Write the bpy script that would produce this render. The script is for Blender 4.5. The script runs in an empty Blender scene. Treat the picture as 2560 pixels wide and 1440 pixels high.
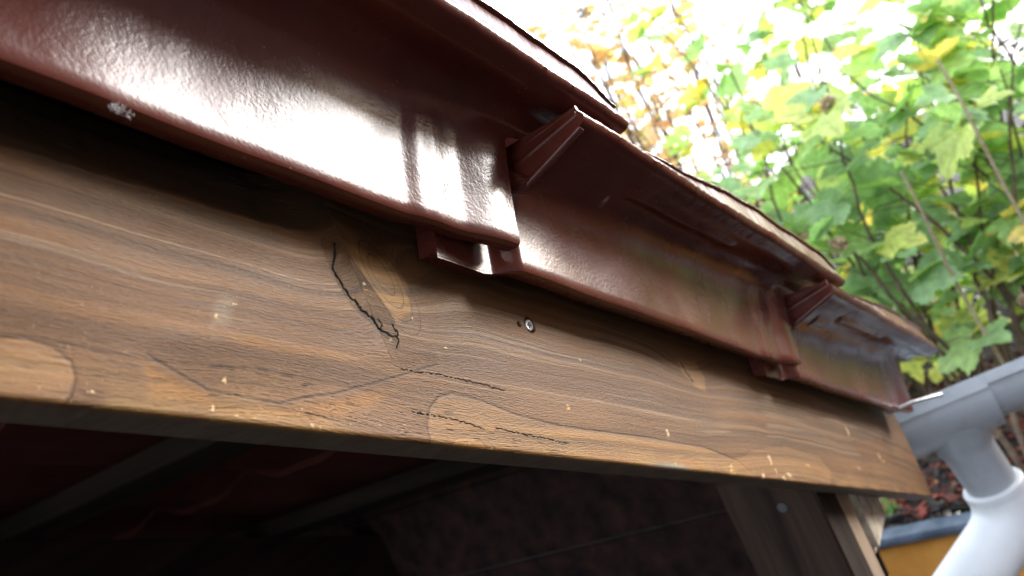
import bpy, bmesh, math, random
import numpy as np
from mathutils import Vector, Matrix
random.seed(7); rng = np.random.default_rng(11)
C = bpy.context.scene.collection

# ------------------------------------------------------------------ camera
PITCH = math.radians(27.0)                     # roof pitch
CAM = Vector((0.0, 0.0, 1.5))
DIST = 0.21                                    # board face is 21 cm from the lens
cp, sp = math.cos(PITCH), math.sin(PITCH)
S_, N_, T_ = Vector((cp, 0, -sp)), Vector((0, -1, 0)), Vector((sp, 0, cp))
def W(s, n, t):                                # roof frame (down the slope, outwards, square to the slope) -> world
    return CAM + S_*s + N_*(n-DIST) + T_*t
RM = ((0.62348989, -0.21983458, -0.75028868), (0.76558311, 0.36629875, 0.52887403), (-0.158565, 0.90415595, -0.39668521))
cols = [S_*RM[0][i] + N_*RM[1][i] + T_*RM[2][i] for i in range(3)]
cam = bpy.data.cameras.new('camera'); cam.sensor_width = 36; cam.lens = 36*2000/2560
cam.clip_start = 0.01; cam.clip_end = 600
cam.dof.use_dof = True; cam.dof.focus_distance = 0.34; cam.dof.aperture_fstop = 12
co = bpy.data.objects.new('camera', cam); C.objects.link(co)
co.matrix_world = Matrix.Translation(CAM) @ Matrix((cols[0], cols[1], cols[2])).transposed().to_4x4()
bpy.context.scene.camera = co

# ------------------------------------------------------------------ light
SUN_EL, SUN_AZ = math.radians(17), math.radians(-34)     # azimuth from +X (down the slope) towards -Y (outwards)
wd = bpy.data.worlds.new('World'); bpy.context.scene.world = wd; wd.use_nodes = True
nt = wd.node_tree; bg = nt.nodes['Background']
sky = nt.nodes.new('ShaderNodeTexSky'); sky.sky_type = 'NISHITA'; sky.sun_disc = False
sky.sun_elevation = SUN_EL; sky.sun_rotation = math.pi/2 - SUN_AZ
sky.air_density = 1.0; sky.dust_density = 4.0; sky.ozone_density = 1.0
mx = nt.nodes.new('ShaderNodeMix'); mx.data_type = 'RGBA'; mx.inputs[0].default_value = 0.7
nt.links.new(sky.outputs[0], mx.inputs[6]); mx.inputs[7].default_value = (9.2, 10.0, 11.4, 1)   # thin even cloud over the blue
nt.links.new(mx.outputs[2], bg.inputs[0]); bg.inputs[1].default_value = 0.13
sl = bpy.data.lights.new('sun', 'SUN'); sl.energy = 2.6; sl.angle = math.radians(26); sl.color = (1.0, 0.985, 0.98)
so = bpy.data.objects.new('sun', sl); C.objects.link(so)
sd = Vector((math.cos(SUN_EL)*math.cos(SUN_AZ), math.cos(SUN_EL)*math.sin(SUN_AZ), math.sin(SUN_EL)))
so.rotation_euler = (-sd).to_track_quat('-Z', 'Y').to_euler(); so.location = (0, -3, 6)
vs = bpy.context.scene.view_settings
vs.view_transform = 'Standard'; vs.look = 'None'; vs.gamma = 1; vs.use_curve_mapping = False; vs.exposure = 1.75
bpy.context.scene.cycles.max_bounces = 8

# ------------------------------------------------------------------ helpers
def link(name, me, mat=None, parent=None):
    o = bpy.data.objects.new(name, me); C.objects.link(o)
    if mat: me.materials.append(mat)
    if parent: o.parent = parent
    return o
def tag(o, label=None, cat=None, group=None, kind=None):
    if label: o['label'] = label
    if cat: o['category'] = cat
    if group: o['group'] = group
    if kind: o['kind'] = kind
    return o
def empty(name, loc):
    o = bpy.data.objects.new(name, None); C.objects.link(o); o.location = loc; o.empty_display_size = .05
    bpy.context.view_layer.update(); return o
def local(parent, v): return Vector(v) - (parent.location if parent else Vector())
def mesh(name, verts, faces, mat, parent=None, smooth=False, sharp=None):
    off = parent.location if parent else Vector()
    me = bpy.data.meshes.new(name)
    me.from_pydata([tuple(Vector(v)-off) for v in verts], [], faces); me.validate(); me.update()
    if smooth:
        me.polygons.foreach_set('use_smooth', [True]*len(me.polygons))
        if sharp: me.set_sharp_from_angle(angle=math.radians(sharp))
    return link(name, me, mat, parent)
def box_bm(bm, o, a, b, c, bev=0.0):
    """box with corner o and edge vectors a, b, c"""
    o, a, b, c = map(Vector, (o, a, b, c))
    vs_ = [bm.verts.new(o + a*i + b*j + c*k) for i in (0, 1) for j in (0, 1) for k in (0, 1)]
    fs = [bm.faces.new([vs_[i] for i in q]) for q in ((0,1,3,2),(4,6,7,5),(0,4,5,1),(2,3,7,6),(0,2,6,4),(1,5,7,3))]
    if bev > 0:
        es = list({e for f in fs for e in f.edges})
        bmesh.ops.bevel(bm, geom=es, offset=bev, segments=2, affect='EDGES')
def finish(name, bm, mat, parent=None, smooth=False, sharp=35):
    off = parent.location if parent else Vector()
    bmesh.ops.recalc_face_normals(bm, faces=bm.faces)
    for v in bm.verts: v.co -= off
    me = bpy.data.meshes.new(name); bm.to_mesh(me); bm.free()
    if smooth:
        me.polygons.foreach_set('use_smooth', [True]*len(me.polygons)); me.set_sharp_from_angle(angle=math.radians(sharp))
    return link(name, me, mat, parent)
def box(name, o, a, b, c, mat, parent=None, bev=0.0):
    bm = bmesh.new(); box_bm(bm, o, a, b, c, bev); return finish(name, bm, mat, parent)
def tube_bm(bm, pts, rad, seg=24, caps=True):
    pts = [Vector(p) for p in pts]; rings = []
    ref = None
    for i, p in enumerate(pts):
        d = (pts[min(i+1, len(pts)-1)] - pts[max(i-1, 0)]).normalized()
        if ref is None:
            ref = d.orthogonal().normalized()
        ref = (ref - d*ref.dot(d)).normalized(); q = d.cross(ref)
        r = rad[i] if hasattr(rad, '__len__') else rad
        rings.append([bm.verts.new(p + (ref*math.cos(6.28318*k/seg) + q*math.sin(6.28318*k/seg))*r) for k in range(seg)])
    for a, b in zip(rings, rings[1:]):
        for k in range(seg): bm.faces.new((a[k], a[(k+1) % seg], b[(k+1) % seg], b[k]))
    if caps: bm.faces.new(rings[0][::-1]); bm.faces.new(rings[-1])
def sm(x, a, b):
    u = np.clip((np.asarray(x, float)-a)/(b-a), 0, 1); return u*u*(3-2*u)
_tab = rng.random((256, 256))
def vn(x, y, k=0):                             # value noise, 0..1
    x = np.asarray(x, float) + 37.3*k; y = np.asarray(y, float) + 91.7*k
    xi = np.floor(x).astype(int); yi = np.floor(y).astype(int); fx = x-xi; fy = y-yi
    fx = fx*fx*(3-2*fx); fy = fy*fy*(3-2*fy)
    g = lambda i, j: _tab[(xi+i) % 256, (yi+j) % 256]
    return (g(0,0)*(1-fx)+g(1,0)*fx)*(1-fy) + (g(0,1)*(1-fx)+g(1,1)*fx)*fy

# ------------------------------------------------------------------ materials
def mat(name, col, rough=.7, spec=.5, coat=0, metal=0):
    m = bpy.data.materials.new(name); m.use_nodes = True; b = m.node_tree.nodes['Principled BSDF']
    b.inputs['Base Color'].default_value = (*col, 1); b.inputs['Roughness'].default_value = rough
    b.inputs['Specular IOR Level'].default_value = spec; b.inputs['Coat Weight'].default_value = coat
    b.inputs['Metallic'].default_value = metal; b.inputs['Coat Roughness'].default_value = .1
    return m
def nd(m, t, **kw):
    n = m.node_tree.nodes.new(t)
    for k, v in kw.items(): setattr(n, k, v)
    return n
def noise(m, scale, vec=None, detail=4, rough=.55, out=0):
    n = nd(m, 'ShaderNodeTexNoise'); n.inputs['Scale'].default_value = scale
    n.inputs['Detail'].default_value = detail; n.inputs['Roughness'].default_value = rough
    if vec is not None: m.node_tree.links.new(vec, n.inputs['Vector'])
    return n.outputs[out]
def ramp(m, fac, stops):
    r = nd(m, 'ShaderNodeValToRGB'); m.node_tree.links.new(fac, r.inputs[0]); e = r.color_ramp.elements
    while len(e) < len(stops): e.new(.5)
    for i, (p, c) in enumerate(stops):
        e[i].position = p; e[i].color = (*c, 1) if hasattr(c, '__len__') else (c, c, c, 1)
    return r.outputs[0]
def coords(m, scale=(1, 1, 1), kind='Object', rot=(0, 0, 0)):
    t = nd(m, 'ShaderNodeTexCoord'); p = nd(m, 'ShaderNodeMapping')
    p.inputs['Scale'].default_value = scale; p.inputs['Rotation'].default_value = rot
    m.node_tree.links.new(t.outputs[kind], p.inputs[0]); return p.outputs[0]
def bump(m, h, dist=.001, strength=1, prev=None):
    b = nd(m, 'ShaderNodeBump'); b.inputs['Distance'].default_value = dist; b.inputs['Strength'].default_value = strength
    m.node_tree.links.new(h, b.inputs['Height'])
    if prev: m.node_tree.links.new(prev, b.inputs['Normal'])
    return b.outputs[0]
def setn(m, key, out): m.node_tree.links.new(out, m.node_tree.nodes['Principled BSDF'].inputs[key])
def mixc(m, fac, a, b, mode='MIX'):
    x = nd(m, 'ShaderNodeMix', data_type='RGBA', blend_type=mode); L = m.node_tree.links
    for v, i in ((fac, 0), (a, 6), (b, 7)):
        if isinstance(v, bpy.types.NodeSocket): L.new(v, x.inputs[i])
        else: x.inputs[i].default_value = v if i == 0 else (*v, 1)
    return x.outputs[2]
def speckled(name, c1, c2, scale, rough=.8, bscale=None, bdist=.001, stretch=(1, 1, 1), rot=(0, 0, 0), spec=.4, lo=.35, hi=.65):
    m = mat(name, c1, rough, spec); v = coords(m, stretch, rot=rot)
    setn(m, 'Base Color', ramp(m, noise(m, scale, v, 6, .6), [(lo, c1), (hi, c2)]))
    setn(m, 'Normal', bump(m, noise(m, bscale or scale*3, v, 5, .6), bdist)); return m

def glaze():
    m = mat('red_brown_glaze', (.085, .014, .010), .16, .45, .0); v = coords(m)
    big = noise(m, 14, v, 3)
    col = ramp(m, big, [(.3, (.058, .012, .008)), (.7, (.100, .023, .014))])
    # dust and lime specks sitting on the glaze
    sp_ = ramp(m, noise(m, 420, v, 2), [(.70, 0.), (.78, 1.)])
    gate = ramp(m, noise(m, 22, v, 3), [(.50, 0.), (.62, .8)])
    f = nd(m, 'ShaderNodeMath', operation='MULTIPLY'); m.node_tree.links.new(sp_, f.inputs[0]); m.node_tree.links.new(gate, f.inputs[1])
    sv_ = coords(m, (1.2, 1, .35)); film = ramp(m, noise(m, 26, sv_, 6, .7), [(.5, 0.), (.8, .3)])
    col = mixc(m, film, col, (.13, .055, .036))
    col = mixc(m, f.outputs[0], col, (.28, .18, .14)); setn(m, 'Base Color', col)
    setn(m, 'Roughness', ramp(m, noise(m, 35, v, 5), [(.3, .18), (.75, .32)]))
    n1 = bump(m, noise(m, 620, v, 2, .5), .00008)
    n2 = bump(m, noise(m, 60, v, 2, .5), .00022, 1, n1)
    setn(m, 'Normal', n2)
    m.node_tree.links.new(n2, m.node_tree.nodes['Principled BSDF'].inputs['Coat Normal'])
    return m
M_GLAZE = glaze()
M_CLAY = speckled('dull_clay_edge', (.10, .035, .022), (.17, .075, .05), 160, .6, 500, .0006)
M_TOP = speckled('rough_sanded_glaze', (.13, .04, .025), (.33, .17, .10), 240, .35, 420, .0014, spec=.6)
M_PLAST = mat('grey_pvc', (.27, .30, .32), .38, .5)
_v = coords(M_PLAST)
_d = ramp(M_PLAST, noise(M_PLAST, 16, _v, 6, .65), [(.48, 0.), (.78, .45)])
setn(M_PLAST, 'Base Color', mixc(M_PLAST, _d, (.33, .355, .38), (.15, .16, .13)))
setn(M_PLAST, 'Roughness', ramp(M_PLAST, noise(M_PLAST, 30, _v, 4), [(.3, .3), (.7, .55)]))
setn(M_PLAST, 'Normal', bump(M_PLAST, noise(M_PLAST, 25, _v, 3), .0012))
M_DULL = speckled('dull_screw', (.03, .03, .032), (.06, .06, .06), 60, .6)
M_WPIPE = speckled('pale_pvc', (.62, .65, .66), (.72, .74, .75), 12, .4, 25, .001)
M_STEEL = speckled('galvanised_steel', (.42, .43, .45), (.62, .63, .65), 60, .4); M_STEEL.node_tree.nodes['Principled BSDF'].inputs['Metallic'].default_value = .8
RY = (0, PITCH, 0)
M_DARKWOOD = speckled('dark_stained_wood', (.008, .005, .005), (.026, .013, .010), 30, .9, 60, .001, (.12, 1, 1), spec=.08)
M_POST = speckled('weathered_post_wood', (.012, .008, .006), (.048, .031, .022), 26, .85, 50, .003, (1, 1, .06), lo=.38, hi=.62, spec=.1)
M_GREYWOOD = speckled('grey_split_wood', (.06, .045, .035), (.27, .21, .15), 34, .85, 60, .004, (1.3, 1.3, .07), lo=.42, hi=.6, spec=.15)
M_PINE = speckled('bare_pine', (.17, .115, .07), (.34, .255, .17), 26, .7, 70, .001, (1, 1, .08))
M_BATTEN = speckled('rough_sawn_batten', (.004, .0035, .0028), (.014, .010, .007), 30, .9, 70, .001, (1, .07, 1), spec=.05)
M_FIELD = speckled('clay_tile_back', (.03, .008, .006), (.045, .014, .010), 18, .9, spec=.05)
M_PALE = speckled('bleached_end_grain', (.22, .19, .14), (.50, .44, .34), 45, .9, 120, .002)
M_ORANGE = speckled('orange_render', (.62, .27, .045), (.72, .34, .07), 14, .8, 90, .0015)
M_CLAYWALL = speckled('brick_red_render', (.42, .14, .05), (.50, .19, .07), 12, .85, 80, .002)
M_RIM = speckled('slate_blue_capping', (.05, .07, .10), (.12, .15, .20), 22, .6, 100, .001)
M_SOIL = speckled('dark_soil', (.012, .009, .008), (.05, .035, .028), 60, .95, 90, .02)
M_GROUND = speckled('garden_ground', (.014, .010, .009), (.034, .026, .022), 9, .9, 60, .01)
M_STEM = speckled('grey_brown_bark', (.07, .045, .030), (.16, .11, .075), 50, .85, 120, .002)
M_CANE = speckled('dry_tan_cane', (.30, .23, .14), (.45, .36, .24), 60, .8, 120, .001)
M_GRASS = speckled('grass_blade', (.06, .16, .02), (.16, .30, .06), 30, .6)

# ------------------------------------------------------------------ verge board (dense sheet that carries its grain)
def board_mat():
    m = mat('stained_larch', (.1, .07, .05), .62, .22); L = m.node_tree.links
    a = nd(m, 'ShaderNodeAttribute', attribute_name='Col'); u = nd(m, 'ShaderNodeUVMap', uv_map='grain')
    mp = nd(m, 'ShaderNodeMapping'); mp.inputs['Scale'].default_value = (9, 260, 1); L.new(u.outputs[0], mp.inputs[0])
    n = noise(m, 4, mp.outputs[0], 5, .7)
    fine = ramp(m, n, [(.25, .78), (.75, 1.22)])
    col = mixc(m, 1, a.outputs['Color'], fine, 'MULTIPLY'); setn(m, 'Base Color', col)
    mp2 = nd(m, 'ShaderNodeMapping'); mp2.inputs['Scale'].default_value = (60, 420, 1); L.new(u.outputs[0], mp2.inputs[0])
    f = noise(m, 4, mp2.outputs[0], 4, .6)
    rg = nd(m, 'ShaderNodeAttribute', attribute_name='Rough')
    h = nd(m, 'ShaderNodeMath', operation='MULTIPLY'); L.new(f, h.inputs[0]); L.new(rg.outputs['Fac'], h.inputs[1])
    b1 = bump(m, h.outputs[0], .0007); b2 = bump(m, n, .00025, 1, b1); setn(m, 'Normal', b2)
    setn(m, 'Roughness', ramp(m, n, [(.2, .40), (.8, .65)]))
    return m
M_BOARD = board_mat()
FE = {
'grey_patch': [(107.4,92.3),(119.6,87.5),(131.2,82.8),(143.7,82.4),(157.1,82.1),(166.9,84.9),(179.0,87.6),(198.3,93.9),(222.6,102.5),(237.5,108.8),(233.4,112.6),(212.6,109.0),(189.6,102.7),(158.0,99.7),(136.9,100.1),(118.2,98.0)],
'tan_left': [(50,88),(68.3,88.6),(79.1,90.1),(86.0,88.5),(90.8,85.4),(92.4,81.1),(91.8,76.0),(90.4,72),(50,72)],
'tan_tongue': [(227,70),(225.4,81.1),(228.1,87.9),(233.6,93.1),(242.4,95.7),(260.0,95.0),(284.0,91.3),(317.5,88.9),(353.2,89.5),(394.5,90.4),(470.2,90),(520,84),(560,70)],
'tan_spot': [(235,70),(241.0,76.0),(248.6,77.6),(256.0,76.8),(263,70)],
'tan_mid': [(110,90),(122.1,85.5),(136.6,81.3),(157.1,81.1),(182.6,87.3),(213.1,97.5),(222,99),(197.4,84.0),(176.3,75.5),(142.1,74.8),(112,76)],
'tan_strip': [(137.0,102.9),(158.2,102.3),(184.2,104.1),(214.7,108.5),(237.7,109.7),(214.2,106.1),(183.8,101.2),(157.9,99.5),(142.7,99.8)],
'knot_dark': [(179.6,149.0),(187.4,149.6),(193.9,144.4),(203.1,134.5),(213.4,122.8),(214.4,114.4),(211.9,111.4),(202.1,117.1),(191.8,123.3),(184.0,133.1),(180.8,140.8)],
'knot_tan': [(190.1,152.2),(211.4,151.2),(223.6,141.5),(225.1,128.4),(214.5,121.0),(206.8,130.1),(197.3,138.3)],
'tan_right1': [(429.3,73),(437.0,80.6),(453.5,82.4),(468.5,80.1),(472.0,71.5),(432.6,70.2)],
'tan_right2': [(495.2,71.3),(512.5,83.9),(560.8,95.4),(619.5,101.1),(699.8,98.4),(718.7,85.7),(700.0,69.0),(550.4,69.8)],
'grey_up': [(70,150),(128.8,147.8),(163.8,145.2),(159.9,137.6),(119.1,134.7),(90.7,136.4),(70,141.7)],
'knot2': [(465.7,148.7),(495.5,150.6),(504.6,139.6),(498.9,127.8),(483.0,131.3),(469.3,137.6)],
'smear': [(133.0,112.3),(137,117.5),(142.7,116.6),(139.5,105.0),(131.4,102.8)],
}
CRACKS = [([(185.6,149),(185.6,145.2),(184.0,137.9),(186.5,133.8),(188.9,130.2),(191.2,127.9),(194.0,126.0),(196.7,123.2),(198.6,122.3),(202.5,120.6),(204.2,117.2),(207.2,116.4),(210.3,115.7),(213.9,115.5)], .62),
 ([(212.0,120.5),(214.2,117.8),(214.7,114.4),(213.0,110.6)], .35), ([(205,121.5),(206.5,119),(204.6,117)], .25),
 ([(214.1,102.0),(236.5,103.1),(256.4,102.7),(278.0,101.4)], .2), ([(217.7,85.2),(231.0,85.0),(247.5,84.1),(259.7,81.8)], .2),
 ([(471.0,146.1),(475.2,141.3),(483.1,134.2)], .7), ([(268.0,83.4),(293.3,82.0),(321.8,80.4)], .2)]
CHIPS = [(586.9,80.1),(581.4,88.0),(599.2,75.6),(661.2,87.9),(822.2,129.8),(907.9,111.7),(915.8,105.8),(429.0,94.4),(199.1,135.2),(199.8,132.8),(507.4,78.0),(132.5,77.3),(147.0,75.4),(140.6,75.6),(169.5,75.1),(172.7,74.5),(96.9,77.8),(136.7,86.8),(210.2,113.8),(242.5,115.9),(223.9,125.9),(429.0,75.8),(808.2,93.8),(347.9,127.6),(327.5,99.0),(134.2,107.9),(140.8,113.5),(507,75),(560,74),(612,78),(202,131)]
B_S0, B_S1, B_T0, B_T1 = -.16, 1.08, .0737, .176
def polydist(px, py, poly):
    """signed distance to a closed polygon, negative inside"""
    d = np.full(px.shape, 1e9); ins = np.zeros(px.shape, bool); n = len(poly)
    for i in range(n):
        x0, y0 = poly[i]; x1, y1 = poly[(i+1) % n]; ex, ey = x1-x0, y1-y0
        k = np.clip(((px-x0)*ex+(py-y0)*ey)/(ex*ex+ey*ey), 0, 1)
        d = np.minimum(d, np.hypot(px-x0-k*ex, py-y0-k*ey))
        c = ((y0 > py) != (y1 > py)) & (px < ex*(py-y0)/(ey if ey else 1e-9)+x0); ins ^= c
    return np.where(ins, -d, d)
def linedist(px, py, line):
    d = np.full(px.shape, 1e9)
    for (x0, y0), (x1, y1) in zip(line, line[1:]):
        ex, ey = x1-x0, y1-y0; k = np.clip(((px-x0)*ex+(py-y0)*ey)/(ex*ex+ey*ey), 0, 1)
        d = np.minimum(d, np.hypot(px-x0-k*ex, py-y0-k*ey))
    return d
def build_board():
    root = empty('verge_board', W(.5, -.01, B_T0))
    tag(root, 'long brown stained wooden board with a cracked knot running under the red roof tiles', 'board')
    nc, nr = 2240, 330
    c0 = .241; q = np.linspace(1/(.03+c0), 1/(B_S1+c0), nc-40); sv = np.concatenate([np.linspace(B_S0, .03, 41)[:-1], 1/q - c0])
    tv = np.linspace(B_T0, B_T1, nr)
    s, t = np.meshgrid(sv*1000, tv*1000, indexing='ij')       # millimetres
    wob = (vn(s/26, t/14, 1)-.5)*2 + (vn(s/7, t/5, 2)-.5)*.7
    # ---- grain coordinate: runs along the board, sweeps up to the big knot, dips round the second
    v = t + 6*np.sin(s/170+.5) + 5*(vn(s/150, t/60, 3)-.5) + (vn(s/30, t/14, 4)-.5)*2.2
    left = np.exp(-np.maximum(190+ (150-t)*.45 - s, 0)/16.)*sm(t, 100, 128)*(s < 190+(150-t)*.45)
    v = v - left*9
    dk = np.hypot((s-206)/1.15, (t-140)*1.0)
    v = v + 20*np.exp(-((s-206)/34.)**2-((t-142)/17.)**2)*(s > 190+(150-t)*.45)
    v = v + 12*np.exp(-((s-480)/38.)**2-((t-146)/16.)**2)
    v = v - 9*np.exp(-((s-640)/70.)**2-((t-70)/16.)**2) - 8*np.exp(-((s-160)/46.)**2-((t-74)/18.)**2)
    ring = vn(s/240, v/2.8, 5)*.60 + vn(s/150, v/1.3, 6)*.30 + vn(s/80, v/.6, 7)*.10
    band = vn(s/90, v/9, 8)
    a, b, g, w = np.array((.098,.057,.029)), np.array((.146,.088,.045)), np.array((.112,.082,.064)), np.array((.205,.165,.14))
    f = sm(ring, .30, .68)[..., None]
    col = a*(1-f) + b*f
    fg = (sm(band, .42, .75)*.75*sm(t+wob*5, 96, 112))[..., None]; col = col*(1-fg*.7) + (g*.6+g*.8*f)*fg*.7      # greyed weathering in streaks
    pale = (sm(vn(s/190, v/1.05, 9), .74, .86)*sm(vn(s/80, t/30, 10), .3, .5)*.95*(t > 100))[..., None]     # pale raised lines
    col = col*(1-pale) + w*pale
    dark = (sm(vn(s/150, v/.9, 21), .76, .88)*.3)[..., None]; col = col*(1-dark) + np.array((.045,.028,.022))*dark
    col *= (.85 + .3*vn(s/45, t/25, 11))[..., None]
    rough = .35 + .5*vn(s/50, t/20, 12)
    disp = (ring-.5)*.25
    def patch(key, c, soft=1.2, amt=1., edge=0., lvl=1., keep=.35):
        nonlocal col, rough, disp
        d = polydist(s, t, FE[key]) + wob*min(soft, 2.2)*.35
        mk = (1-sm(d, -soft, soft*.3))*amt
        cc = np.array(c)*(1-keep+keep*2*sm(ring, .2, .8))[..., None]
        col = col*(1-mk[..., None]) + cc*mk[..., None]
        if edge:
            e = np.exp(-(d/.5)**2)*edge; col *= (1-e)[..., None]; disp -= e*.25
        rough = rough*(1-mk) + lvl*mk
    patch('tan_mid', (.20,.12,.05), 4, .9)
    patch('grey_up', (.085,.072,.068), 5, .6)
    patch('grey_patch', (.120,.086,.068), 5, .5, lvl=2.2, keep=.22)
    # the crisp lower outline of the grey patch
    lo = [(112,91),(119.6,87.5),(131.2,82.8),(143.7,82.0),(157.1,81.6),(166.9,84.9),(179.0,87.6),(198.3,93.9),(222.6,102.5),(236,107.5)]
    e = np.exp(-(linedist(s, t+wob*.25, lo)/.45)**2)*.65; col *= (1-e)[..., None]; disp -= e*.3
    patch('tan_left', (.170,.110,.060), 1.3, .75, .4, .3)
    patch('tan_tongue', (.195,.128,.066), 1.0, .8, .55, .6)
    patch('tan_spot', (.24,.15,.065), .8, .9, .15, .3)
    patch('tan_strip', (.185,.112,.05), 2.5, .8)
    patch('tan_right1', (.20,.115,.05), 2, .8, .15, .4)
    patch('tan_right2', (.185,.120,.065), 3, .75, .12, .4)
    patch('smear', (.26,.26,.28), 3.5, .55)
    # knots
    patch('knot_tan', (.225,.15,.06), 3, .8, 0, .3)
    rr = np.hypot((s-209+ (t-142)*.55)/1.0, (t-142)*.62)
    kr = (np.abs((rr/3.3) % 1 - .5) < .07)*(rr < 15)*(rr > 3)*.5*(s > 196); col *= (1-kr)[..., None]
    patch('knot_dark', (.10,.070,.045), .8, .8, .25, 1.2, .4)
    patch('knot2', (.23,.15,.075), 2.2, .8, .15, .4)
    col *= (1-.35*sm(t+wob*3, 138, 160))[..., None]  # shade under the tile flaps painted into the upper board
    for ln, wd_ in CRACKS:
        j = (vn(s/1.3, t/1.3, 13)-.5)*1.2
        d = linedist(s+j, t+j*.7, ln)
        m_ = 1-sm(d, wd_*.5, wd_*.95); col = col*(1-m_[..., None]*.96); disp -= m_*.5
        m2 = np.exp(-(d/1.4)**2)*.25; col *= (1-m2)[..., None]
    # fine drying checks along the grain
    for k, (A, s0_, s1_, t0_, t1_) in enumerate(((.85, 126, 205, 76, 96), (.8, 205, 250, 74, 90), (.8, 245, 330, 73, 84), (.6, 60, 125, 74, 96), (.7, 150, 190, 73.5, 80))):
        z = sm(s, s0_-8, s0_+8)*(1-sm(s, s1_-14, s1_+8))*sm(t, t0_-3, t0_+3)*(1-sm(t, t1_-5, t1_+3))
        ch = sm(vn(s/9, v/.42, 14+k), .76, .88)*z*A*.75; col *= (1-ch)[..., None]; disp -= ch*.3
    # lime and paint chips
    wc = np.array((.62,.56,.46)); yc = np.array((.46,.33,.15))
    for i, (cx, cy) in enumerate(CHIPS):
        big = 3.2 if cx > 500 else (1.5 if cx > 250 else .75)
        r_ = big*(.7+.7*((i*37) % 10)/10); an = ((i*53) % 10)/10
        d = np.hypot((s-cx)/(r_*(1.6 if an > .5 else .9)), (t-cy)/(r_*(.55 if an > .5 else 1.1))) + (vn(s/(r_*.5), t/(r_*.5), 30+i)-.5)*1.5
        mk = ((1-sm(d, .5, .95))*.85)[..., None]; c_ = wc if i % 3 else yc
        col = col*(1-mk) + c_*mk; disp += mk[..., 0]*.2
    near_edge = np.exp(-np.maximum(t-B_T0*1000, 0)/7.)
    sp_ = vn(s/.9, t/.8, 40); mk = (sm(sp_, .90, .97)*(.12+.9*near_edge)*sm(vn(s/26, t/10, 41), .3, .6))
    mk2 = sm(vn(s/1.3, t/1.0, 42), .975, .995)*.6; mk = np.maximum(mk, mk2)[..., None]
    col = col*(1-mk) + (yc*.6+wc*.4)*mk
    ye = (near_edge*sm(vn(s/18, t/6, 43), .45, .75)*.5)[..., None]; col = col*(1-ye) + np.array((.30,.22,.10))*ye
    bl = np.exp(-((s-425)/22.)**2-((t-74.5)/2.2)**2)[..., None]*.6; col = col*(1-bl) + np.array((.18,.30,.40))*bl
    # nail hole beside the screw
    hd = np.hypot(s-298.7, t-138.3); hm = 1-sm(hd, 1.0, 1.7); col *= (1-.9*hm)[..., None]; disp -= hm*2
    sh = np.hypot(s-307.7, t-139.7); hm = 1-sm(sh, 3.6, 4.6); col *= (1-.75*hm)[..., None]; disp -= hm*2.2
    # waney top edge on the near part of the board
    wane_t = 145 + (s-68.7)*.034 + (vn(s/5, s*0, 44)-.5)*.8
    fr = 1-sm(s, 150, 186); over = np.clip(t-wane_t, 0, 40)*fr
    n = disp*.001 - over*.001*.45
    bark = (sm(over, 0, 1.2))[..., None]; col = col*(1-bark) + np.array((.05,.036,.026))*(.6+.8*ring[..., None])*bark  # bark colour kept dark, also painting in shadow under the tile
    # the lower arris is slightly eased
    e = np.clip(1.6-(t-B_T0*1000), 0, 1.6); n -= e*e*.0003
    col = np.clip(col, .004, .8)
    # positions: front sheet, then edges and back; far end cut plumb
    tt = t/1000; ss = s/1000 - np.where(True, 0, 0)
    shear = (tt-B_T0)*.51*sm(ss, .55, 1.08); ss = ss - shear
    def grid3(ss, n, tt):
        P = np.empty(ss.shape+(3,)); 
        for k in range(3): P[..., k] = CAM[k] + S_[k]*ss + N_[k]*(n-DIST) + T_[k]*tt
        return P
    P = grid3(ss, n, tt).reshape(-1, 3)
    idx = np.arange(nc*nr).reshape(nc, nr)
    F = np.stack([idx[:-1, :-1], idx[:-1, 1:], idx[1:, 1:], idx[1:, :-1]], -1).reshape(-1, 4)
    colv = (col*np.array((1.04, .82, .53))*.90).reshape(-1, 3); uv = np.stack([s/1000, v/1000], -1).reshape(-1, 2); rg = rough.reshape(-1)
    def extra(line, depth=-.019, flip=False):
        """strip from an edge of the face back through the thickness"""
        nonlocal P, F, colv, uv, rg
        k = 6; base = P[line]; m = len(line); prev = line
        for j in range(1, k+1):
            q_ = base.copy(); q_[:, 1] = CAM[1]+DIST - (depth*j/k) if False else base[:, 1] + (-depth)*j/k
            start = len(P); P = np.vstack([P, q_]); cur = np.arange(start, start+m)
            x = np.stack([prev[:-1], prev[1:], cur[1:], cur[:-1]], -1); F = np.vstack([F, x if flip else x[:, ::-1]])
            dk_ = .5 + .35*vn(np.arange(m)/9., j/2., 50)
            colv = np.vstack([colv, (np.array((.14,.10,.068))[None]*dk_[:, None])]); uv = np.vstack([uv, uv[line] + [0, .003*j]]); rg = np.append(rg, np.ones(m))
            prev = cur
        return prev
    b1 = extra(idx[:, 0], flip=True); b2 = extra(idx[:, -1]); extra(idx[-1, :], flip=True); extra(idx[0, :])
    F = np.vstack([F, np.stack([b1[:-1], b1[1:], b2[1:], b2[:-1]], -1)])
    P -= np.array(root.location)
    me = bpy.data.meshes.new('plank'); me.vertices.add(len(P)); me.vertices.foreach_set('co', P.ravel())
    me.loops.add(len(F)*4); me.loops.foreach_set('vertex_index', F.ravel().astype(np.int32))
    me.polygons.add(len(F)); me.polygons.foreach_set('loop_start', np.arange(0, len(F)*4, 4, dtype=np.int32))
    me.update(calc_edges=True)
    me.polygons.foreach_set('use_smooth', np.ones(len(F), bool))
    ca = me.color_attributes.new('Col', 'FLOAT_COLOR', 'POINT'); ca.data.foreach_set('color', np.hstack([colv, np.ones((len(colv), 1))]).ravel())
    ra = me.attributes.new('Rough', 'FLOAT', 'POINT'); ra.data.foreach_set('value', rg.astype(np.float32))
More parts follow.
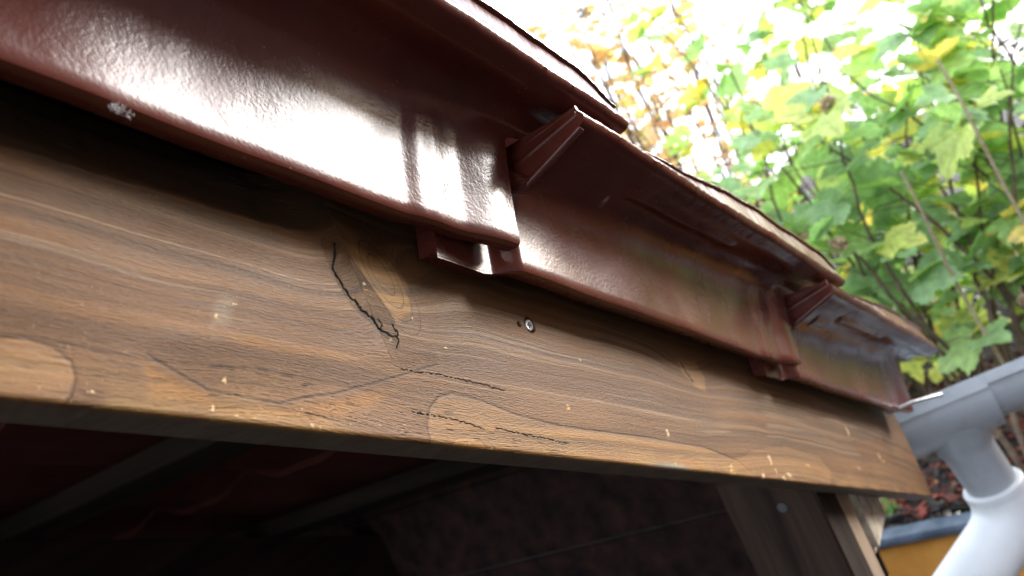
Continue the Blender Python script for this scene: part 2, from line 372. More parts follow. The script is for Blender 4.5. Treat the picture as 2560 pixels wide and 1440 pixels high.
    ul = me.uv_layers.new(name='grain'); ul.data.foreach_set('uv', uv[F.ravel()].ravel())
    me.set_sharp_from_angle(angle=math.radians(50))
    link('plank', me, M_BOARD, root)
    # countersunk screw
    bm = bmesh.new(); c = W(.3077, -.0012, .1397); seg = 28
    prof = [(.0031, -.002), (.0031, .0003), (.0028, .0009), (.0021, .0010), (.0016, .0004), (.0012, -.0012)]
    rings = [[bm.verts.new(c + N_*h + (S_*math.cos(2*math.pi*k/seg)+T_*math.sin(2*math.pi*k/seg))*(r*(1 if i < 3 else .85+.22*math.cos(6*2*math.pi*k/seg)))) for k in range(seg)] for i, (r, h) in enumerate(prof)]
    for x, y in zip(rings, rings[1:]):
        for k in range(seg): bm.faces.new((x[k], x[(k+1) % seg], y[(k+1) % seg], y[k]))
    bm.faces.new(rings[-1]); finish('screw', bm, M_STEEL, root, True, 40)
build_board()

# ------------------------------------------------------------------ verge tiles
P_T = .363
def tile(k, label):
    sE = .271 + P_T*k                                        # lower end of the hanging flap
    root = empty('verge_tile', W(sE-P_T/2, 0, .153))
    tag(root, label, 'roof tile', 'glazed verge tiles shingled down the roof edge')
    nu = 420; U = np.linspace(0, 1, nu)
    # section, outer skin: (n, t, roofness) ; t measured from the flap's lower edge
    out = [(.0115, .0012, 0), (.0135, .0002, 0), (.0185, .0, 0), (.0203, .0006, 0), (.021, .002, 0), (.021, .006, 0)]
    for i in range(1, 25):                                   # short hollow where the flap turns into the overhang
        x = i/24; a, b, c = (.021, .010), (.0212, .041), (.034, .047)
        n = (1-x)**2*a[0] + 2*x*(1-x)*b[0] + x*x*c[0]; t = (1-x)**2*a[1] + 2*x*(1-x)*b[1] + x*x*c[1]
        out.append((n, t, float(sm(x, .55, .95))))
    for i in range(1, 13):                                   # underside of the overhang, rising gently to the lip
        x = i/12; out.append((.034+.026*x, .047+.0115*x, 1))
    out += [(.0620, .0588, 1), (.0640, .0592, 1), (.0655, .0600, 1), (.0672, .0625, 1), (.0672, .0640, 1), (.0662, .066, 1), (.0650, .070, 1), (.0625, .0790, 1), (.0615, .0815, 1),
            (.0600, .0818, 1), (.0618, .0826, 1), (.0630, .0836, 1), (.0630, .0850, 1), (.0600, .0870, 1), (.050, .088, 1), (.02, .089, 1), (-.03, .089, 1)]
    inn = []
    for (n, t, r) in out:
        if t < .03 and n < .03: inn.append((.0105, max(t, .0018)))
        elif n > .02 or t < .06: inn.append((.0105, .03+min(t, .05)*.8) if n < .03 and t < .05 else (.0115, .066))
        else: inn.append((n if n < .01 else .0118, .067))
    V = []; F = []; m = len(out)
    for u in U:
        row_o, row_i = [], []
        for (n, t, r), (ni, ti) in zip(out, inn):
            s0 = (sE-P_T-.040)*(1-r) + (sE-P_T+.0135)*r; s1 = sE*(1-r) + (sE+.061)*r
            s = s0 + (s1-s0)*u; x = s-(sE-P_T)
            tilt = .008*min(x, P_T)/P_T; lt = (.010+.014*(1-float(sm(n, .036, .060)))*(t < .06))*max(0, min(x, .42))/.42*float(sm(t, .006, .040))
            fade = 1-float(sm(n, .0212, .030)); nn = n; tb = t
            if r < 1:
                head = 1-float(sm(x, -.004, .010)); nn -= max(0, nn-.0115)*head
                nn += .0070*float(sm(x, P_T-.046, P_T-.004))*(1-float(sm(n, .0212, .034)))
                rb = float(sm(x, P_T-.066, P_T-.055))*(1-float(sm(x, P_T-.044, P_T-.030)))*.0013 + math.exp(-((x-P_T+.047)/.0045)**2)*.0005
                nn += rb*fade
                if x < 0: tb = t - .0015*float(sm(-x, 0, .01))*(t < .01)
            if r == 1 and t > .0645:                          # headlap: the shoulder is pressed flat where the upper tile sits on it
                kx = .25 + .75*float(sm(x, .03, .26)); kx *= 1-.40*float(sm(x, .385, .424))
                tb = .0642 + (t-.0642)*kx
            if .3 < r and n < .058 and t < .06:             # pressed bars on the underside of the overhang
                bar = float(sm(x, .080, .090))*(1-float(sm(x, .222, .238)))*math.exp(-((n-.046)/.0028)**2)
                bar += float(sm(x, .038, .046))*(1-float(sm(x, .071, .079)))*math.exp(-((n-.036)/.004)**2)*.7
                tb -= bar*.0022
            wv = .0004*math.sin(s*31+t*60)+.0003*math.sin(s*83+1.3)
            if n > .055:
                jag = (float(vn(s*120, t*150, 60+k))-.5)*.0005 + (float(vn(s*500, t*300, 64+k))-.5)*.00025
                nn += jag; tb += jag*.6
            row_o.append(W(s, nn+wv, .153+tilt+lt+tb))
            off = nn-n if ti < .03 else 0
            row_i.append(W(s, ni+off+(wv if ti < .03 else 0), .153+tilt+(.024*max(0, min(x, .42))/.42 if ti > .06 else 0)+ti))
        V += row_o + row_i
    w = 2*m
    for a in range(nu-1):
        A, B = a*w, (a+1)*w
        for j in range(m-1):
            F.append((A+j, A+j+1, B+j+1, B+j)); F.append((A+m+j+1, A+m+j, B+m+j, B+m+j+1))
        F.append((A+m, A, B, B+m)); F.append((A+m-1, A+2*m-1, B+2*m-1, B+m-1))
    for base, fl in ((0, 1), ((nu-1)*w, 0)):
        for j in range(m-1):
            q = (base+j, base+m+j, base+m+j+1, base+j+1); F.append(q if fl else q[::-1])
    o = mesh('tile_body', V, F, M_GLAZE, root, True, 38)
    bm = bmesh.new(); bm.from_mesh(o.data); bmesh.ops.remove_doubles(bm, verts=bm.verts, dist=1e-6)
    bmesh.ops.recalc_face_normals(bm, faces=bm.faces); bm.to_mesh(o.data); bm.free()
    o.data.materials.append(M_TOP); o.data.materials.append(M_CLAY)
    # flutes pressed into the upper end face of the overhang
    bm = bmesh.new()
    for ta, tb_, rr_ in ((.044, .0595, .0022), (.051, .0625, .0012), (.058, .0665, .0024), (.066, .0705, .0015)):
        p0 = W(sE-P_T+.0148, .024, .153+ta); p1 = W(sE-P_T+.0148, .0635, .153+tb_)
        tube_bm(bm, [p0.lerp(p1, i/6) for i in range(7)], rr_, 10)
    finish('end_rib', bm, M_GLAZE, root, True, 60)
    return root
tile(0, 'nearest glazed red verge tile, with the white sky glare on its flap')
tile(1, 'middle glazed red verge tile, between the nearest tile and the one at the gutter')
tile(2, 'farthest glazed verge tile, ending at the grey gutter and reflecting orange')

# little tuft of white fluff caught on the flap edge
bm = bmesh.new(); r2 = random.Random(3)
for i in range(110):
    c = W(.0905+r2.gauss(0, .0016), .0215+abs(r2.gauss(0, .0006)), .1545+r2.gauss(0, .0009)); d = Vector([r2.gauss(0, 1) for _ in range(3)]).normalized()*r2.uniform(.0006, .0019)
    e = d.orthogonal().normalized()*.00006
    f = d.cross(e).normalized()*.00010
    v4 = [bm.verts.new(c+x) for x in (e, f, -e-f)] + [bm.verts.new(c+d)]
    for q in ((0,1,3),(1,2,3),(2,0,3)): bm.faces.new([v4[j] for j in q])
fl = finish('fluff_tuft', bm, speckled('white_down', (.45, .42, .40), (.6, .57, .55), 90, .9))
tag(fl, 'tiny tuft of whitish fluff stuck to the lower edge of the nearest tile', 'fluff')

# ------------------------------------------------------------------ carport timber behind the board
def beam(name, s0, s1, n0, n1, t0, t1, m, parent=None, bev=.001):
    return box(name, W(s0, n0, t0), S_*(s1-s0), N_*(n1-n0), T_*(t1-t0), m, parent, bev)
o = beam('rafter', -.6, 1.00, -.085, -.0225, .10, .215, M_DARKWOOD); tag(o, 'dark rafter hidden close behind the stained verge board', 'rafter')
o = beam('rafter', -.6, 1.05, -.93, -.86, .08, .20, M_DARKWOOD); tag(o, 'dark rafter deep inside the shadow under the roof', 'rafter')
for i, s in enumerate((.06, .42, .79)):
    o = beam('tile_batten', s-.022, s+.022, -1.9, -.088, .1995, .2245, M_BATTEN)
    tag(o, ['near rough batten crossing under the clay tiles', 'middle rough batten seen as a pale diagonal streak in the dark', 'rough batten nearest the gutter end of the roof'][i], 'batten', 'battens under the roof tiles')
for r in range(4):
    for c in range(8):
        s1 = .271+P_T*(r-1)+.05 if r else .271-P_T+.05
        s1 = -.092 + .05 + P_T*r; n0 = -.04-.225*c
        bm = bmesh.new(); nn = 20; P0 = []
        for a in (0, 1):
            for j in range(nn+1):
                x = j/nn; z = .010*math.cos(2*math.pi*x)+.004*math.cos(4*math.pi*x)
                P0.append((bm.verts.new(W(s1-.41*(1-a), n0-.228*x, .229+.012+z+.010*a)), bm.verts.new(W(s1-.41*(1-a), n0-.228*x, .229+.024+z+.010*a))))
        for j in range(nn):
            A, B, Cc, Dd = P0[j], P0[j+1], P0[nn+1+j], P0[nn+2+j]
            bm.faces.new((A[0], B[0], Dd[0], Cc[0])); bm.faces.new((A[1], Cc[1], Dd[1], B[1]))
            bm.faces.new((A[0], A[1], B[1], B[0])); bm.faces.new((Cc[0], Dd[0], Dd[1], Cc[1]))
        bm.faces.new((P0[0][0], P0[nn+1][0], P0[nn+1][1], P0[0][1])); bm.faces.new((P0[nn][0], P0[nn][1], P0[2*nn+1][1], P0[2*nn+1][0]))
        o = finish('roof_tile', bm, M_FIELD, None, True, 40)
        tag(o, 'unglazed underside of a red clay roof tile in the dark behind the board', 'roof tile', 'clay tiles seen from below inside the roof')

# corner post with its facing pieces (plumb)
Z0 = 0.0
def plumb(name, x, y, dx, dy, z0, z1, m, parent=None, bev=.002): return box(name, (x, y, z0), (dx, 0, 0), (0, dy, 0), (0, 0, z1-z0), m, parent, bev)
post = empty('corner_post', (.70, .27, 0)); tag(post, 'dark weathered wooden corner post carrying the low end of the board', 'post')
plumb('post_timber', .690, .235, .052, .085, 0, 1.262, M_POST, post)
plumb('facing_board', .7435, .2365, .034, .07, 0, 1.24, M_PINE, post)
plumb('weathered_slat', .7790, .245, .012, .06, 0, 1.225, M_GREYWOOD, post)
ch = plumb('beam_end', .793, .236, .085, .09, 1.115, 1.235, M_PALE, None, .006); tag(ch, 'bleached sawn beam end beside the corner post under the board', 'beam end')
bm = bmesh.new(); tube_bm(bm, [(.6885, .268, 1.226), (.6902, .268, 1.226)], [.0045, .0045], 20); finish('screw', bm, M_DULL, post, True)
# ------------------------------------------------------------------ inside walls
wr = empty('plank_wall', (1.0, .9, 0)); tag(wr, 'dark horizontal plank wall closing the low side of the shelter', 'wall')
for i in range(9): plumb('plank', .98+.004*(i % 2), .30, .022, 1.62, .02+i*.138, .02+i*.138+.134, M_DARKWOOD, wr)
plumb('plank', .985, .30, .018, 1.62, 1.2582, 1.298, M_DARKWOOD, wr)
wr = empty('plank_wall', (.3, 1.95, 0)); tag(wr, 'dark plank wall at the far inner end of the shelter', 'wall')
for i in range(13): plumb('plank', -1.2, 1.92+.003*(i % 2), 2.5, .022, .02+i*.135, .02+i*.135+.131, M_DARKWOOD, wr)

gw = box('unseen_garden_wall', (2.25, -2.3, 0), (.12, 0, 0), (0, 1.7, 0), (0, 0, 1.30), M_CLAYWALL, None, .004); tag(gw, 'low brick red rendered garden wall added out of view, to be mirrored in the lower tiles', 'wall')  # unseen wall added to put a warm reflection in the lower tiles
# building added out of the frame to block sky and dim the near glaze
hw = empty('unseen_house', (-1.5, -3.6, 0)); tag(hw, 'plain reddish brown rendered building added out of view across the yard, mirrored dully in the nearest tile', 'unseen_house')
box('wall', (-7.0, -7.0, 0), (10.4, 0, 0), (0, 3.6, 0), (0, 0, 5.2), speckled('brown_render', (.16, .10, .085), (.24, .16, .14), 6, .9, 60, .004), hw)
box('roof', (-7.2, -7.3, 5.201), (10.8, 0, 0), (0, 4.2, 0), (0, 0, .22), M_FIELD, hw, .02)
box('window', (-2.2, -3.399, 1.0), (1.2, 0, 0), (0, .04, 0), (0, 0, 1.3), M_PLAST, hw, .004)

# ------------------------------------------------------------------ gutter, outlet, downpipe
GD = Vector((.029, -.141, .009)).normalized(); GA = Vector((1.128, .212, 1.149)) - GD*.027
GX = Vector((GD.y, -GD.x, 0)).normalized()*-1                      # away from the roof (down the slope)
GX = (GX*math.cos(.29) - Vector((0, 0, 1))*math.sin(.29)).normalized()   # hung with its front lip lower than the back
GZ = GD.cross(GX).normalized(); GZ = GZ if GZ.z > 0 else -GZ
def gutter_piece(name, a, b, r, lip, m, parent, seg=28, cap0=False, cap1=False, rim=.013):
    bm = bmesh.new(); c = GX*.062
    sec = [(-lip-.006, .0), (-lip-.006, -rim), (-r-.001, -rim)]
    for j in range(seg+1):
        an = math.pi + math.pi*j/seg; sec.append((math.cos(an)*r, math.sin(an)*r*.92-rim))
    sec += [(r+.002, -rim), (lip+.008, -rim), (lip+.008, 0)]
    ins = [(-lip-.002, 0), (-lip-.002, -rim+.003), (-r+.003, -rim+.002)]
    for j in range(seg+1):
        an = math.pi + math.pi*j/seg; ins.append((math.cos(an)*(r-.003), math.sin(an)*(r-.003)*.92-rim))
    ins += [(r-.003, -rim+.003), (lip+.004, -rim+.003), (lip+.004, 0)]
    R = []
    for d in (a, b):
        R.append(([bm.verts.new(GA + GD*d + c + GX*x + GZ*z) for x, z in sec], [bm.verts.new(GA + GD*d + c + GX*x + GZ*z) for x, z in ins]))
    n = len(sec)
    for j in range(n-1):
        bm.faces.new((R[0][0][j], R[0][0][j+1], R[1][0][j+1], R[1][0][j])); bm.faces.new((R[0][1][j], R[1][1][j], R[1][1][j+1], R[0][1][j+1]))
        for e in (0, 1): bm.faces.new((R[e][0][j], R[e][0][j+1], R[e][1][j+1], R[e][1][j]))
    for j in (0, n-1): bm.faces.new((R[0][0][j], R[0][1][j], R[1][1][j], R[1][0][j]))
    return finish(name, bm, m, parent, True, 30)
gt = empty('gutter', GA); tag(gt, 'grey plastic half round gutter sticking out past the low end of the board', 'gutter')
gutter_piece('channel', .002, .9, .052, .052, M_PLAST, gt)
gutter_piece('outlet_body', .0, .118, .058, .056, M_PLAST, gt, rim=.017)
gutter_piece('joint_collar', -.003, .018, .0592, .057, M_PLAST, gt, rim=.0175)
bm = bmesh.new()
cG = GA + GX*.062 + GD*.066
dn = Vector((.09, -.125, -.98)).normalized()
p0 = cG - GZ*.035; p1 = cG - Vector((0, 0, .070))
tube_bm(bm, [p0, p1, p1+dn*.02, p1+dn*.088], [.046, .041, .0345, .033], 36)
finish('spout', bm, M_PLAST, gt, True, 50)
pE = p1+dn*.088
dp = empty('downpipe', pE); tag(dp, 'pale grey plastic downpipe bend leading from the gutter outlet towards lower left', 'downpipe')
bm = bmesh.new(); back = Vector((-.64, .66, -.39)).normalized()
tube_bm(bm, [pE-dn*.012, pE-dn*.010, pE-dn*.001, pE+dn*.002], [.039, .0407, .0407, .040], 36); finish('socket_ring', bm, M_WPIPE, dp, True, 40)
pts = [pE+dn*.001]; d = dn.copy(); PR = .040
for i in range(10):
    d = dn.lerp(back, (i+1)/10).normalized(); pts.append(pts[-1]+d*.008)
pts.append(pts[-1]+back*.16)
for i in range(8):
    d = back.lerp(Vector((0, 0, -1)), (i+1)/8).normalized(); pts.append(pts[-1]+d*.012)
pts.append(Vector((pts[-1].x, pts[-1].y, .02)))
bm = bmesh.new(); tube_bm(bm, pts, [PR]*len(pts), 40); finish('pipe', bm, M_WPIPE, dp, True, 50)
bm = bmesh.new(); q = W(.952, .010, .1600)
tube_bm(bm, [q+Vector((.002, -.001, .006)), q+Vector((-.0015, .001, .003)), q+Vector((0, .0, -.0005)), q+Vector((.008, -.012, -.001)), q+Vector((.016, -.024, -.001)), q+Vector((.05, -.05, -.012))], .0021, 10)
hk = finish('gutter_hook', bm, M_STEEL, None, True, 60); tag(hk, 'small bent grey metal hook between the last tile and the gutter', 'gutter hook')

# ------------------------------------------------------------------ ground, raised bed
g = mesh('ground', [(-300, -300, 0), (300, -300, 0), (300, 300, 0), (-300, 300, 0)], [(0, 1, 2, 3)], M_GROUND); tag(g, kind='structure')
BX, BZ = 1.75, .688
bed = empty('raised_bed', (BX, 0, 0)); tag(bed, 'orange raised bed with a slate blue capping and bark mulch below the gutter', 'raised bed')
plumb('side_wall', BX, -.55, .035, 3.25, BZ-.30, BZ-.0185, M_ORANGE, bed); plumb('unseen_plinth', BX+.004, -.546, .028, 3.24, 0, BZ-.302, M_DARKWOOD, bed); plumb('side_wall', BX+.036, -.55, 2.5, -.1, 0, BZ-.02, M_ORANGE, bed); plumb('side_wall', BX+.036, 2.6, 2.2, .1, 0, BZ-.03, M_ORANGE, bed)  # base below view made dark to keep orange out of the tile reflections
plumb('capping', BX-.014, -.564, .060, 3.28, BZ-.018, BZ, M_RIM, bed, .004)
nx, ny = 60, 120; V = []; F = []
for i in range(nx+1):
    for j in range(ny+1):
        x, y = BX+.0465+i/nx*2.6, -.55+3.2*j/ny
        V.append((x, y, BZ-.045 + .05*float(vn(x*5, y*5, 70)) + .03*float(vn(x*17, y*17, 71)) + .06*min(1, i/12)))
for i in range(nx):
    for j in range(ny): a = i*(ny+1)+j; F.append((a, a+ny+1, a+ny+2, a+1))
o = mesh('soil', V, F, M_SOIL, None, True); tag(o, kind='structure')
def surf(x, y):
    i = min(1., (x-BX-.0465)/2.6*nx/12)
    return BZ-.045 + .05*float(vn(x*5, y*5, 70)) + .03*float(vn(x*17, y*17, 71)) + .06*i
def colattr(me, cols_):
    ca = me.color_attributes.new('Col', 'FLOAT_COLOR', 'POINT')
    ca.data.foreach_set('color', np.hstack([np.asarray(cols_, float), np.ones((len(cols_), 1))]).ravel())
M_CHIP = mat('bark_chip', (.2, .05, .03), .8); _a = nd(M_CHIP, 'ShaderNodeAttribute', attribute_name='Col')
setn(M_CHIP, 'Base Color', mixc(M_CHIP, 1, _a.outputs[0], ramp(M_CHIP, noise(M_CHIP, 60, coords(M_CHIP), 4), [(.3, .6), (.7, 1.2)]), 'MULTIPLY'))
setn(M_CHIP, 'Normal', bump(M_CHIP, noise(M_CHIP, 90, coords(M_CHIP), 4), .003))
V = []; F = []; K = []; rc = random.Random(5)
for i in range(2600):
    x = BX+.052+abs(rc.gauss(0, .42)); y = rc.uniform(-.5, 1.0)
    if x > BX+1.3: continue
    a, b, c = rc.uniform(.008, .024), rc.uniform(.004, .010), rc.uniform(.002, .005)
    R = Matrix.Rotation(rc.uniform(0, 6.28), 3, 'Z') @ Matrix.Rotation(rc.gauss(0, .35), 3, 'X') @ Matrix.Rotation(rc.gauss(0, .3), 3, 'Y')
    o_ = Vector((x, y, surf(x, y)+rc.uniform(.0, .012))); st = len(V)
    for sx in (-1, 1):
        for sy in (-1, 1):
            for sz in (-1, 1): V.append(o_ + R @ Vector((sx*a*rc.uniform(.6, 1), sy*b*rc.uniform(.6, 1), sz*c)))
    F += [tuple(st+j for j in q) for q in ((0,1,3,2),(4,6,7,5),(0,4,5,1),(2,3,7,6),(0,2,6,4),(1,5,7,3))]
    z = rc.random()
    cc = (.22,.05,.028) if z < .28 else ((.10,.028,.02) if z < .5 else ((.03,.02,.018) if z < .88 else (.30,.19,.11)))
    K += [[q*rc.uniform(.8, 1.2) for q in cc]]*8
o = mesh('bark_mulch', V, F, M_CHIP); colattr(o.data, K); tag(o, 'reddish bark chips spread over the dark soil of the raised bed', 'mulch', kind='stuff')
# grass tuft
bm = bmesh.new(); gb = Vector((1.84, .475, surf(1.84, .475)))
for i in range(16):
    L_ = rc.uniform(.04, .11); d = Vector((rc.uniform(-.6, .3), rc.uniform(-.35, .8), rc.uniform(.5, 1))).normalized(); sd_ = d.cross(Vector((0, 0, 1))).normalized()*rc.uniform(.002, .0045)
    prev = None
    for j in range(7):
        x = j/6; p = gb + Vector((rc.uniform(-.002, .002), 0, 0)) + d*L_*x - Vector((0, 0, 1))*(L_*.5*x*x); w_ = sd_*(1-x**2)
        cur = (bm.verts.new(p-w_), bm.verts.new(p+w_))
        if prev: bm.faces.new((prev[0], prev[1], cur[1], cur[0]))
        prev = cur
o = finish('grass_tuft', bm, M_GRASS, None, True); tag(o, 'small green grass tuft growing through the mulch by the capping', 'grass tuft')

# ------------------------------------------------------------------ leaves
def leaf_mat(name, trans=.45, rough=.42):
    m = bpy.data.materials.new(name); m.use_nodes = True; L = m.node_tree.links; ns = m.node_tree.nodes; b = ns['Principled BSDF']
    a = nd(m, 'ShaderNodeAttribute', attribute_name='Col'); uv = nd(m, 'ShaderNodeUVMap', uv_map='leaf'); sep = nd(m, 'ShaderNodeSeparateXYZ'); L.new(uv.outputs[0], sep.inputs[0])
    ab = nd(m, 'ShaderNodeMath', operation='ABSOLUTE'); L.new(sep.outputs[0], ab.inputs[0])
    at = nd(m, 'ShaderNodeMath', operation='ARCTAN2'); L.new(ab.outputs[0], at.inputs[0]); L.new(sep.outputs[1], at.inputs[1])
    md = nd(m, 'ShaderNodeMath', operation='PINGPONG'); L.new(at.outputs[0], md.inputs[0]); md.inputs[1].default_value = .36
    vein = ramp(m, md.outputs[0], [(.0, .55), (.05, 0.)])
    mott = ramp(m, noise(m, 45, coords(m), 4), [(.3, .7), (.7, 1.25)])
    c0 = mixc(m, 1, a.outputs[0], mott, 'MULTIPLY'); c1 = mixc(m, vein, c0, (.30, .34, .12))
    L.new(c1, b.inputs['Base Color']); b.inputs['Roughness'].default_value = rough; b.inputs['Specular IOR Level'].default_value = .5
    tr = nd(m, 'ShaderNodeBsdfTranslucent'); c2 = mixc(m, 1, c1, (1.1, 1.22, .72), 'MULTIPLY'); L.new(c2, tr.inputs[0])
    mxs = nd(m, 'ShaderNodeMixShader'); mxs.inputs[0].default_value = trans
    L.new(b.outputs[0], mxs.inputs[1]); L.new(tr.outputs[0], mxs.inputs[2]); L.new(mxs.outputs[0], ns['Material Output'].inputs['Surface'])
    L.new(bump(m, vein, .002), b.inputs['Normal'])
    return m
M_LEAF = leaf_mat('shrub_leaf', .5); M_HEDGE = leaf_mat('hedge_leaf', .25, .35)
half = [(.0, .0), (.10, -.09), (.26, -.13), (.34, -.06), (.45, -.03), (.47, .08), (.56, .16), (.55, .26), (.64, .36), (.60, .45), (.66, .56), (.50, .55), (.42, .62), (.33, .58), (.27, .66), (.31, .76), (.23, .83), (.20, .93), (.09, 1.0), (.0, 1.12)]
def leaf_template(outline, fold=.22, droop=.25):
    o2 = outline + [(-x, y) for x, y in outline[-2:0:-1]]
    V = [(0, .28)]; n = len(o2)
    for f_ in (.38, .72, 1.): V += [(x*f_, .28+(y-.28)*f_) for x, y in o2]
    F = [(0, 1+j, 1+(j+1) % n) for j in range(n)]
    for r in (0, 1): F += [(1+r*n+j, 1+(r+1)*n+j, 1+(r+1)*n+(j+1) % n, 1+r*n+(j+1) % n) for j in range(n)]
    A = np.array(V)
    return A, F
TL = leaf_template(half)
oval = [(.0, .0), (.18, .12), (.30, .35), (.30, .6), (.17, .85), (0, 1.0)]
TO = leaf_template(oval)
class Leaves:
    def __init__(s, tmpl, gain=1.): s.gain = gain; s.A, s.Fc = tmpl; s.V = []; s.F = []; s.K = []; s.UV = []; s.n = 0
    def add(s, p, d, up, size, col, r):
        d = d.normalized(); x = d.cross(up)
        x = x.normalized() if x.length > 1e-4 else Vector((1, 0, 0)); z = x.cross(d)
        fold, droop, tw = r.uniform(.0, .38), r.uniform(.05, .5), r.uniform(-.2, .2)
        A = s.A; wx = A[:, 0]*r.uniform(.85, 1.15)
        h = fold*np.abs(wx) - droop*(A[:, 1])**2*.6 + tw*wx*A[:, 1] + .035*np.sin(A[:, 0]*14+r.random()*6)*np.sin(A[:, 1]*11+r.random()*6)
        D, X, Z = (np.array(q) for q in (d, x, z))
        P = np.array(p) + size*(wx[:, None]*X + A[:, 1:2]*D + h[:, None]*Z)
        s.V.append(P); s.F += [tuple(i+s.n for i in f) for f in s.Fc]; s.n += len(A)
        e = np.clip((np.hypot(A[:, 0], A[:, 1]-.3)-.35)*1.6, 0, 1)[:, None]; c2 = np.array(col[1])
        s.K.append((np.array(col[0])*(1-e)+c2*e)*s.gain+np.array((.20, .21, .17))*(s.gain > 1)); s.UV.append(A)  # pale lift put into the shrub leaf colour in place of haze
    def build(s, name, m, parent):
        off = np.array(parent.location) if parent else 0
        me = bpy.data.meshes.new(name); me.from_pydata((np.vstack(s.V)-off).tolist(), [], s.F); me.update()
        me.polygons.foreach_set('use_smooth', [True]*len(me.polygons)); colattr(me, np.vstack(s.K))
        ul = me.uv_layers.new(name='leaf'); vi = np.empty(len(me.loops), int); me.loops.foreach_get('vertex_index', vi)
        ul.data.foreach_set('uv', np.vstack(s.UV)[vi].ravel()); return link(name, me, m, parent)
LB = 1.5
GRN = [((.085,.20,.030), (.10,.23,.035)), ((.055,.15,.030), (.06,.16,.03)), ((.13,.25,.025), (.17,.28,.03)), ((.10,.22,.06), (.12,.24,.06)), ((.24,.30,.02), (.30,.33,.02)), ((.07,.17,.045), (.08,.20,.04))]
YEL = [((.42,.36,.02), (.50,.38,.03)), ((.34,.36,.03), (.50,.40,.04)), ((.50,.33,.03), (.42,.22,.03))]
ORG = [((.46,.20,.08), (.42,.15,.07)), ((.40,.24,.10), (.46,.18,.08)), ((.30,.15,.09), (.26,.10,.07)), ((.36,.28,.12), (.42,.26,.10))]
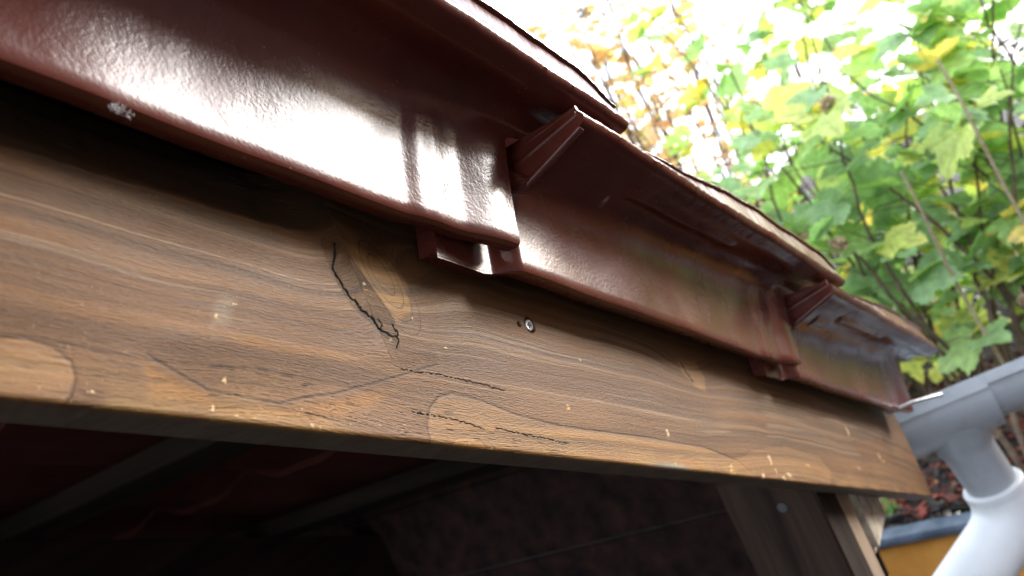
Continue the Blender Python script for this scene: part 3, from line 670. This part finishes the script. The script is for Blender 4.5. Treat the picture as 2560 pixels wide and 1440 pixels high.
def shrub(name, label, base, spread, tops, nst, dens, size, pal, seed, yel=.12, tmpl=TL, lm=M_LEAF, stem_r=.006, zmin=.0, heads=0, cat='shrub', twigp=.7):
    r = random.Random(seed); root = empty(name, base); tag(root, label, cat)
    lv = Leaves(tmpl, LB if lm is M_LEAF else .8)
    for i in range(nst):
        b = Vector((base[0]+r.uniform(-1, 1)*spread[0], base[1]+r.uniform(-1, 1)*spread[1], base[2]))
        x0, x1, y0, y1, z0, z1 = tops; e = Vector((r.uniform(x0, x1), r.uniform(y0, y1), r.uniform(z0, z1)))
        if nst > 3: b.y = b.y*.45 + e.y*.55
        n = 16; pts = []; bow = Vector((r.uniform(-.1, .1), r.uniform(-.1, .1), 0))
        for j in range(n+1):
            u = j/n; pts.append(b.lerp(e, u) + bow*math.sin(u*3.14) + Vector((r.gauss(0, .004), r.gauss(0, .004), 0)))
        bm = bmesh.new(); tube_bm(bm, pts, [stem_r*(1.2-.9*j/n) for j in range(n+1)], 8)
        L_ = (e-b).length; k = int(L_*dens); tw = []
        for j in range(k):
            u = zmin + (1-zmin)*(j+r.random())/k; q = u*n; a = int(min(q, n-1)); p = pts[a].lerp(pts[a+1], q-a)
            out = Vector((r.uniform(-1, 1), r.uniform(-1, 1), r.uniform(-.15, .5))).normalized()
            ln = r.uniform(.03, .20) if r.random() < twigp else .02
            m_ = p + out*ln*.6 + Vector((0, 0, .01)); q_ = p + out*ln
            tube_bm(bm, [p, m_, q_], [.0016, .0012, .0009], 5, False)
            for c in range(r.choice((1, 2, 2, 3))):
                d = (out + Vector((r.gauss(0, .6), r.gauss(0, .6), r.gauss(-.25, .45)))).normalized()
                pal_ = YEL if r.random() < yel else pal; pe = q_ + d*r.uniform(.01, .04)
                tube_bm(bm, [q_, pe], [.0009, .0007], 4, False)
                up = Vector((r.gauss(-.35, .45), r.gauss(-.2, .45), 1))
                lv.add(pe, d, up, size*r.uniform(.55, 1.15), r.choice(pal_), r)
        finish('stem', bm, M_STEM, root, True)
    lv.build('foliage', lm, root)
    for i in range(heads):                                      # papery seed clusters
        bm = bmesh.new(); x0, x1, y0, y1, z0, z1 = tops
        c = Vector((r.uniform(x0-.1, x0+.05), r.uniform(y0, y1), r.uniform(z0-.45, z1-.05)))
        for j in range(40):
            o_ = c + Vector([max(-.014, min(.014, r.gauss(0, .009))) for _ in range(3)]); rad = r.uniform(.006, .010)
            vs2 = [bm.verts.new(o_ + Vector([r.gauss(0, 1) for _ in range(3)]).normalized()*rad) for _ in range(5)]
            for q in ((0,1,2),(0,2,3),(0,3,4),(1,2,4),(1,3,4)):
                bm.faces.new([vs2[x] for x in q])
        finish('seed_cluster', bm, M_SEED, root)
    return root
M_SEED = speckled('dry_seed_heads', (.30, .28, .12), (.46, .30, .20), 80, .8)
shrub('leafy_shrub', 'large leaved green shrub filling the space just beyond the gutter', (2.05, .05, BZ), (.25, .55), (1.9, 2.35, -.45, .45, 1.45, 1.85), 26, 13, .088, GRN, 21, heads=14, zmin=.3)
shrub('leafy_shrub', 'taller yellowing green shrub behind, its thin top fading into the white sky', (2.55, .45, BZ), (.3, .4), (2.4, 3.0, -.1, .85, 1.7, 2.45), 16, 12, .080, GRN[2:5]+GRN[:1], 22, .3, heads=5)
shrub('autumn_shrub', 'thin orange leaved shrub against the white sky above the middle tile', (3.5, 1.1, BZ-.3), (.3, .3), (3.2, 3.9, .75, 1.5, 2.2, 3.0), 18, 14, .052, ORG, 23, .03, zmin=.2, stem_r=.009)
shrub('evergreen_hedge', 'dark green small leaved hedge in the shade behind the shrub stems', (3.1, .3, 0.), (.25, 1.2), (2.95, 3.35, -1.2, 1.5, 1.35, 1.75), 40, 26, .06, [((.014,.035,.012), (.018,.045,.014)), ((.022,.05,.015), (.02,.05,.012))], 24, .0, TO, M_HEDGE, cat='hedge', twigp=.95)
# two bare canes in front of the shrub
for i, (a, b, lab) in enumerate((((1.98, -.02, BZ), (1.78, .03, 1.57), 'bare tan cane leaning across the leaves above the gutter'), ((2.0, .16, BZ), (1.80, .17, 1.40), 'thin bare cane standing just right of the farthest tile'))):
    a, b = Vector(a), Vector(b); bm = bmesh.new(); tube_bm(bm, [a.lerp(b, j/10)+Vector((math.sin(j*1.3)*.004, math.cos(j)*.004, 0)) for j in range(11)], [.0055-.0003*j for j in range(11)], 8)
    o = finish('dry_cane', bm, M_CANE, None, True); tag(o, lab, 'cane')
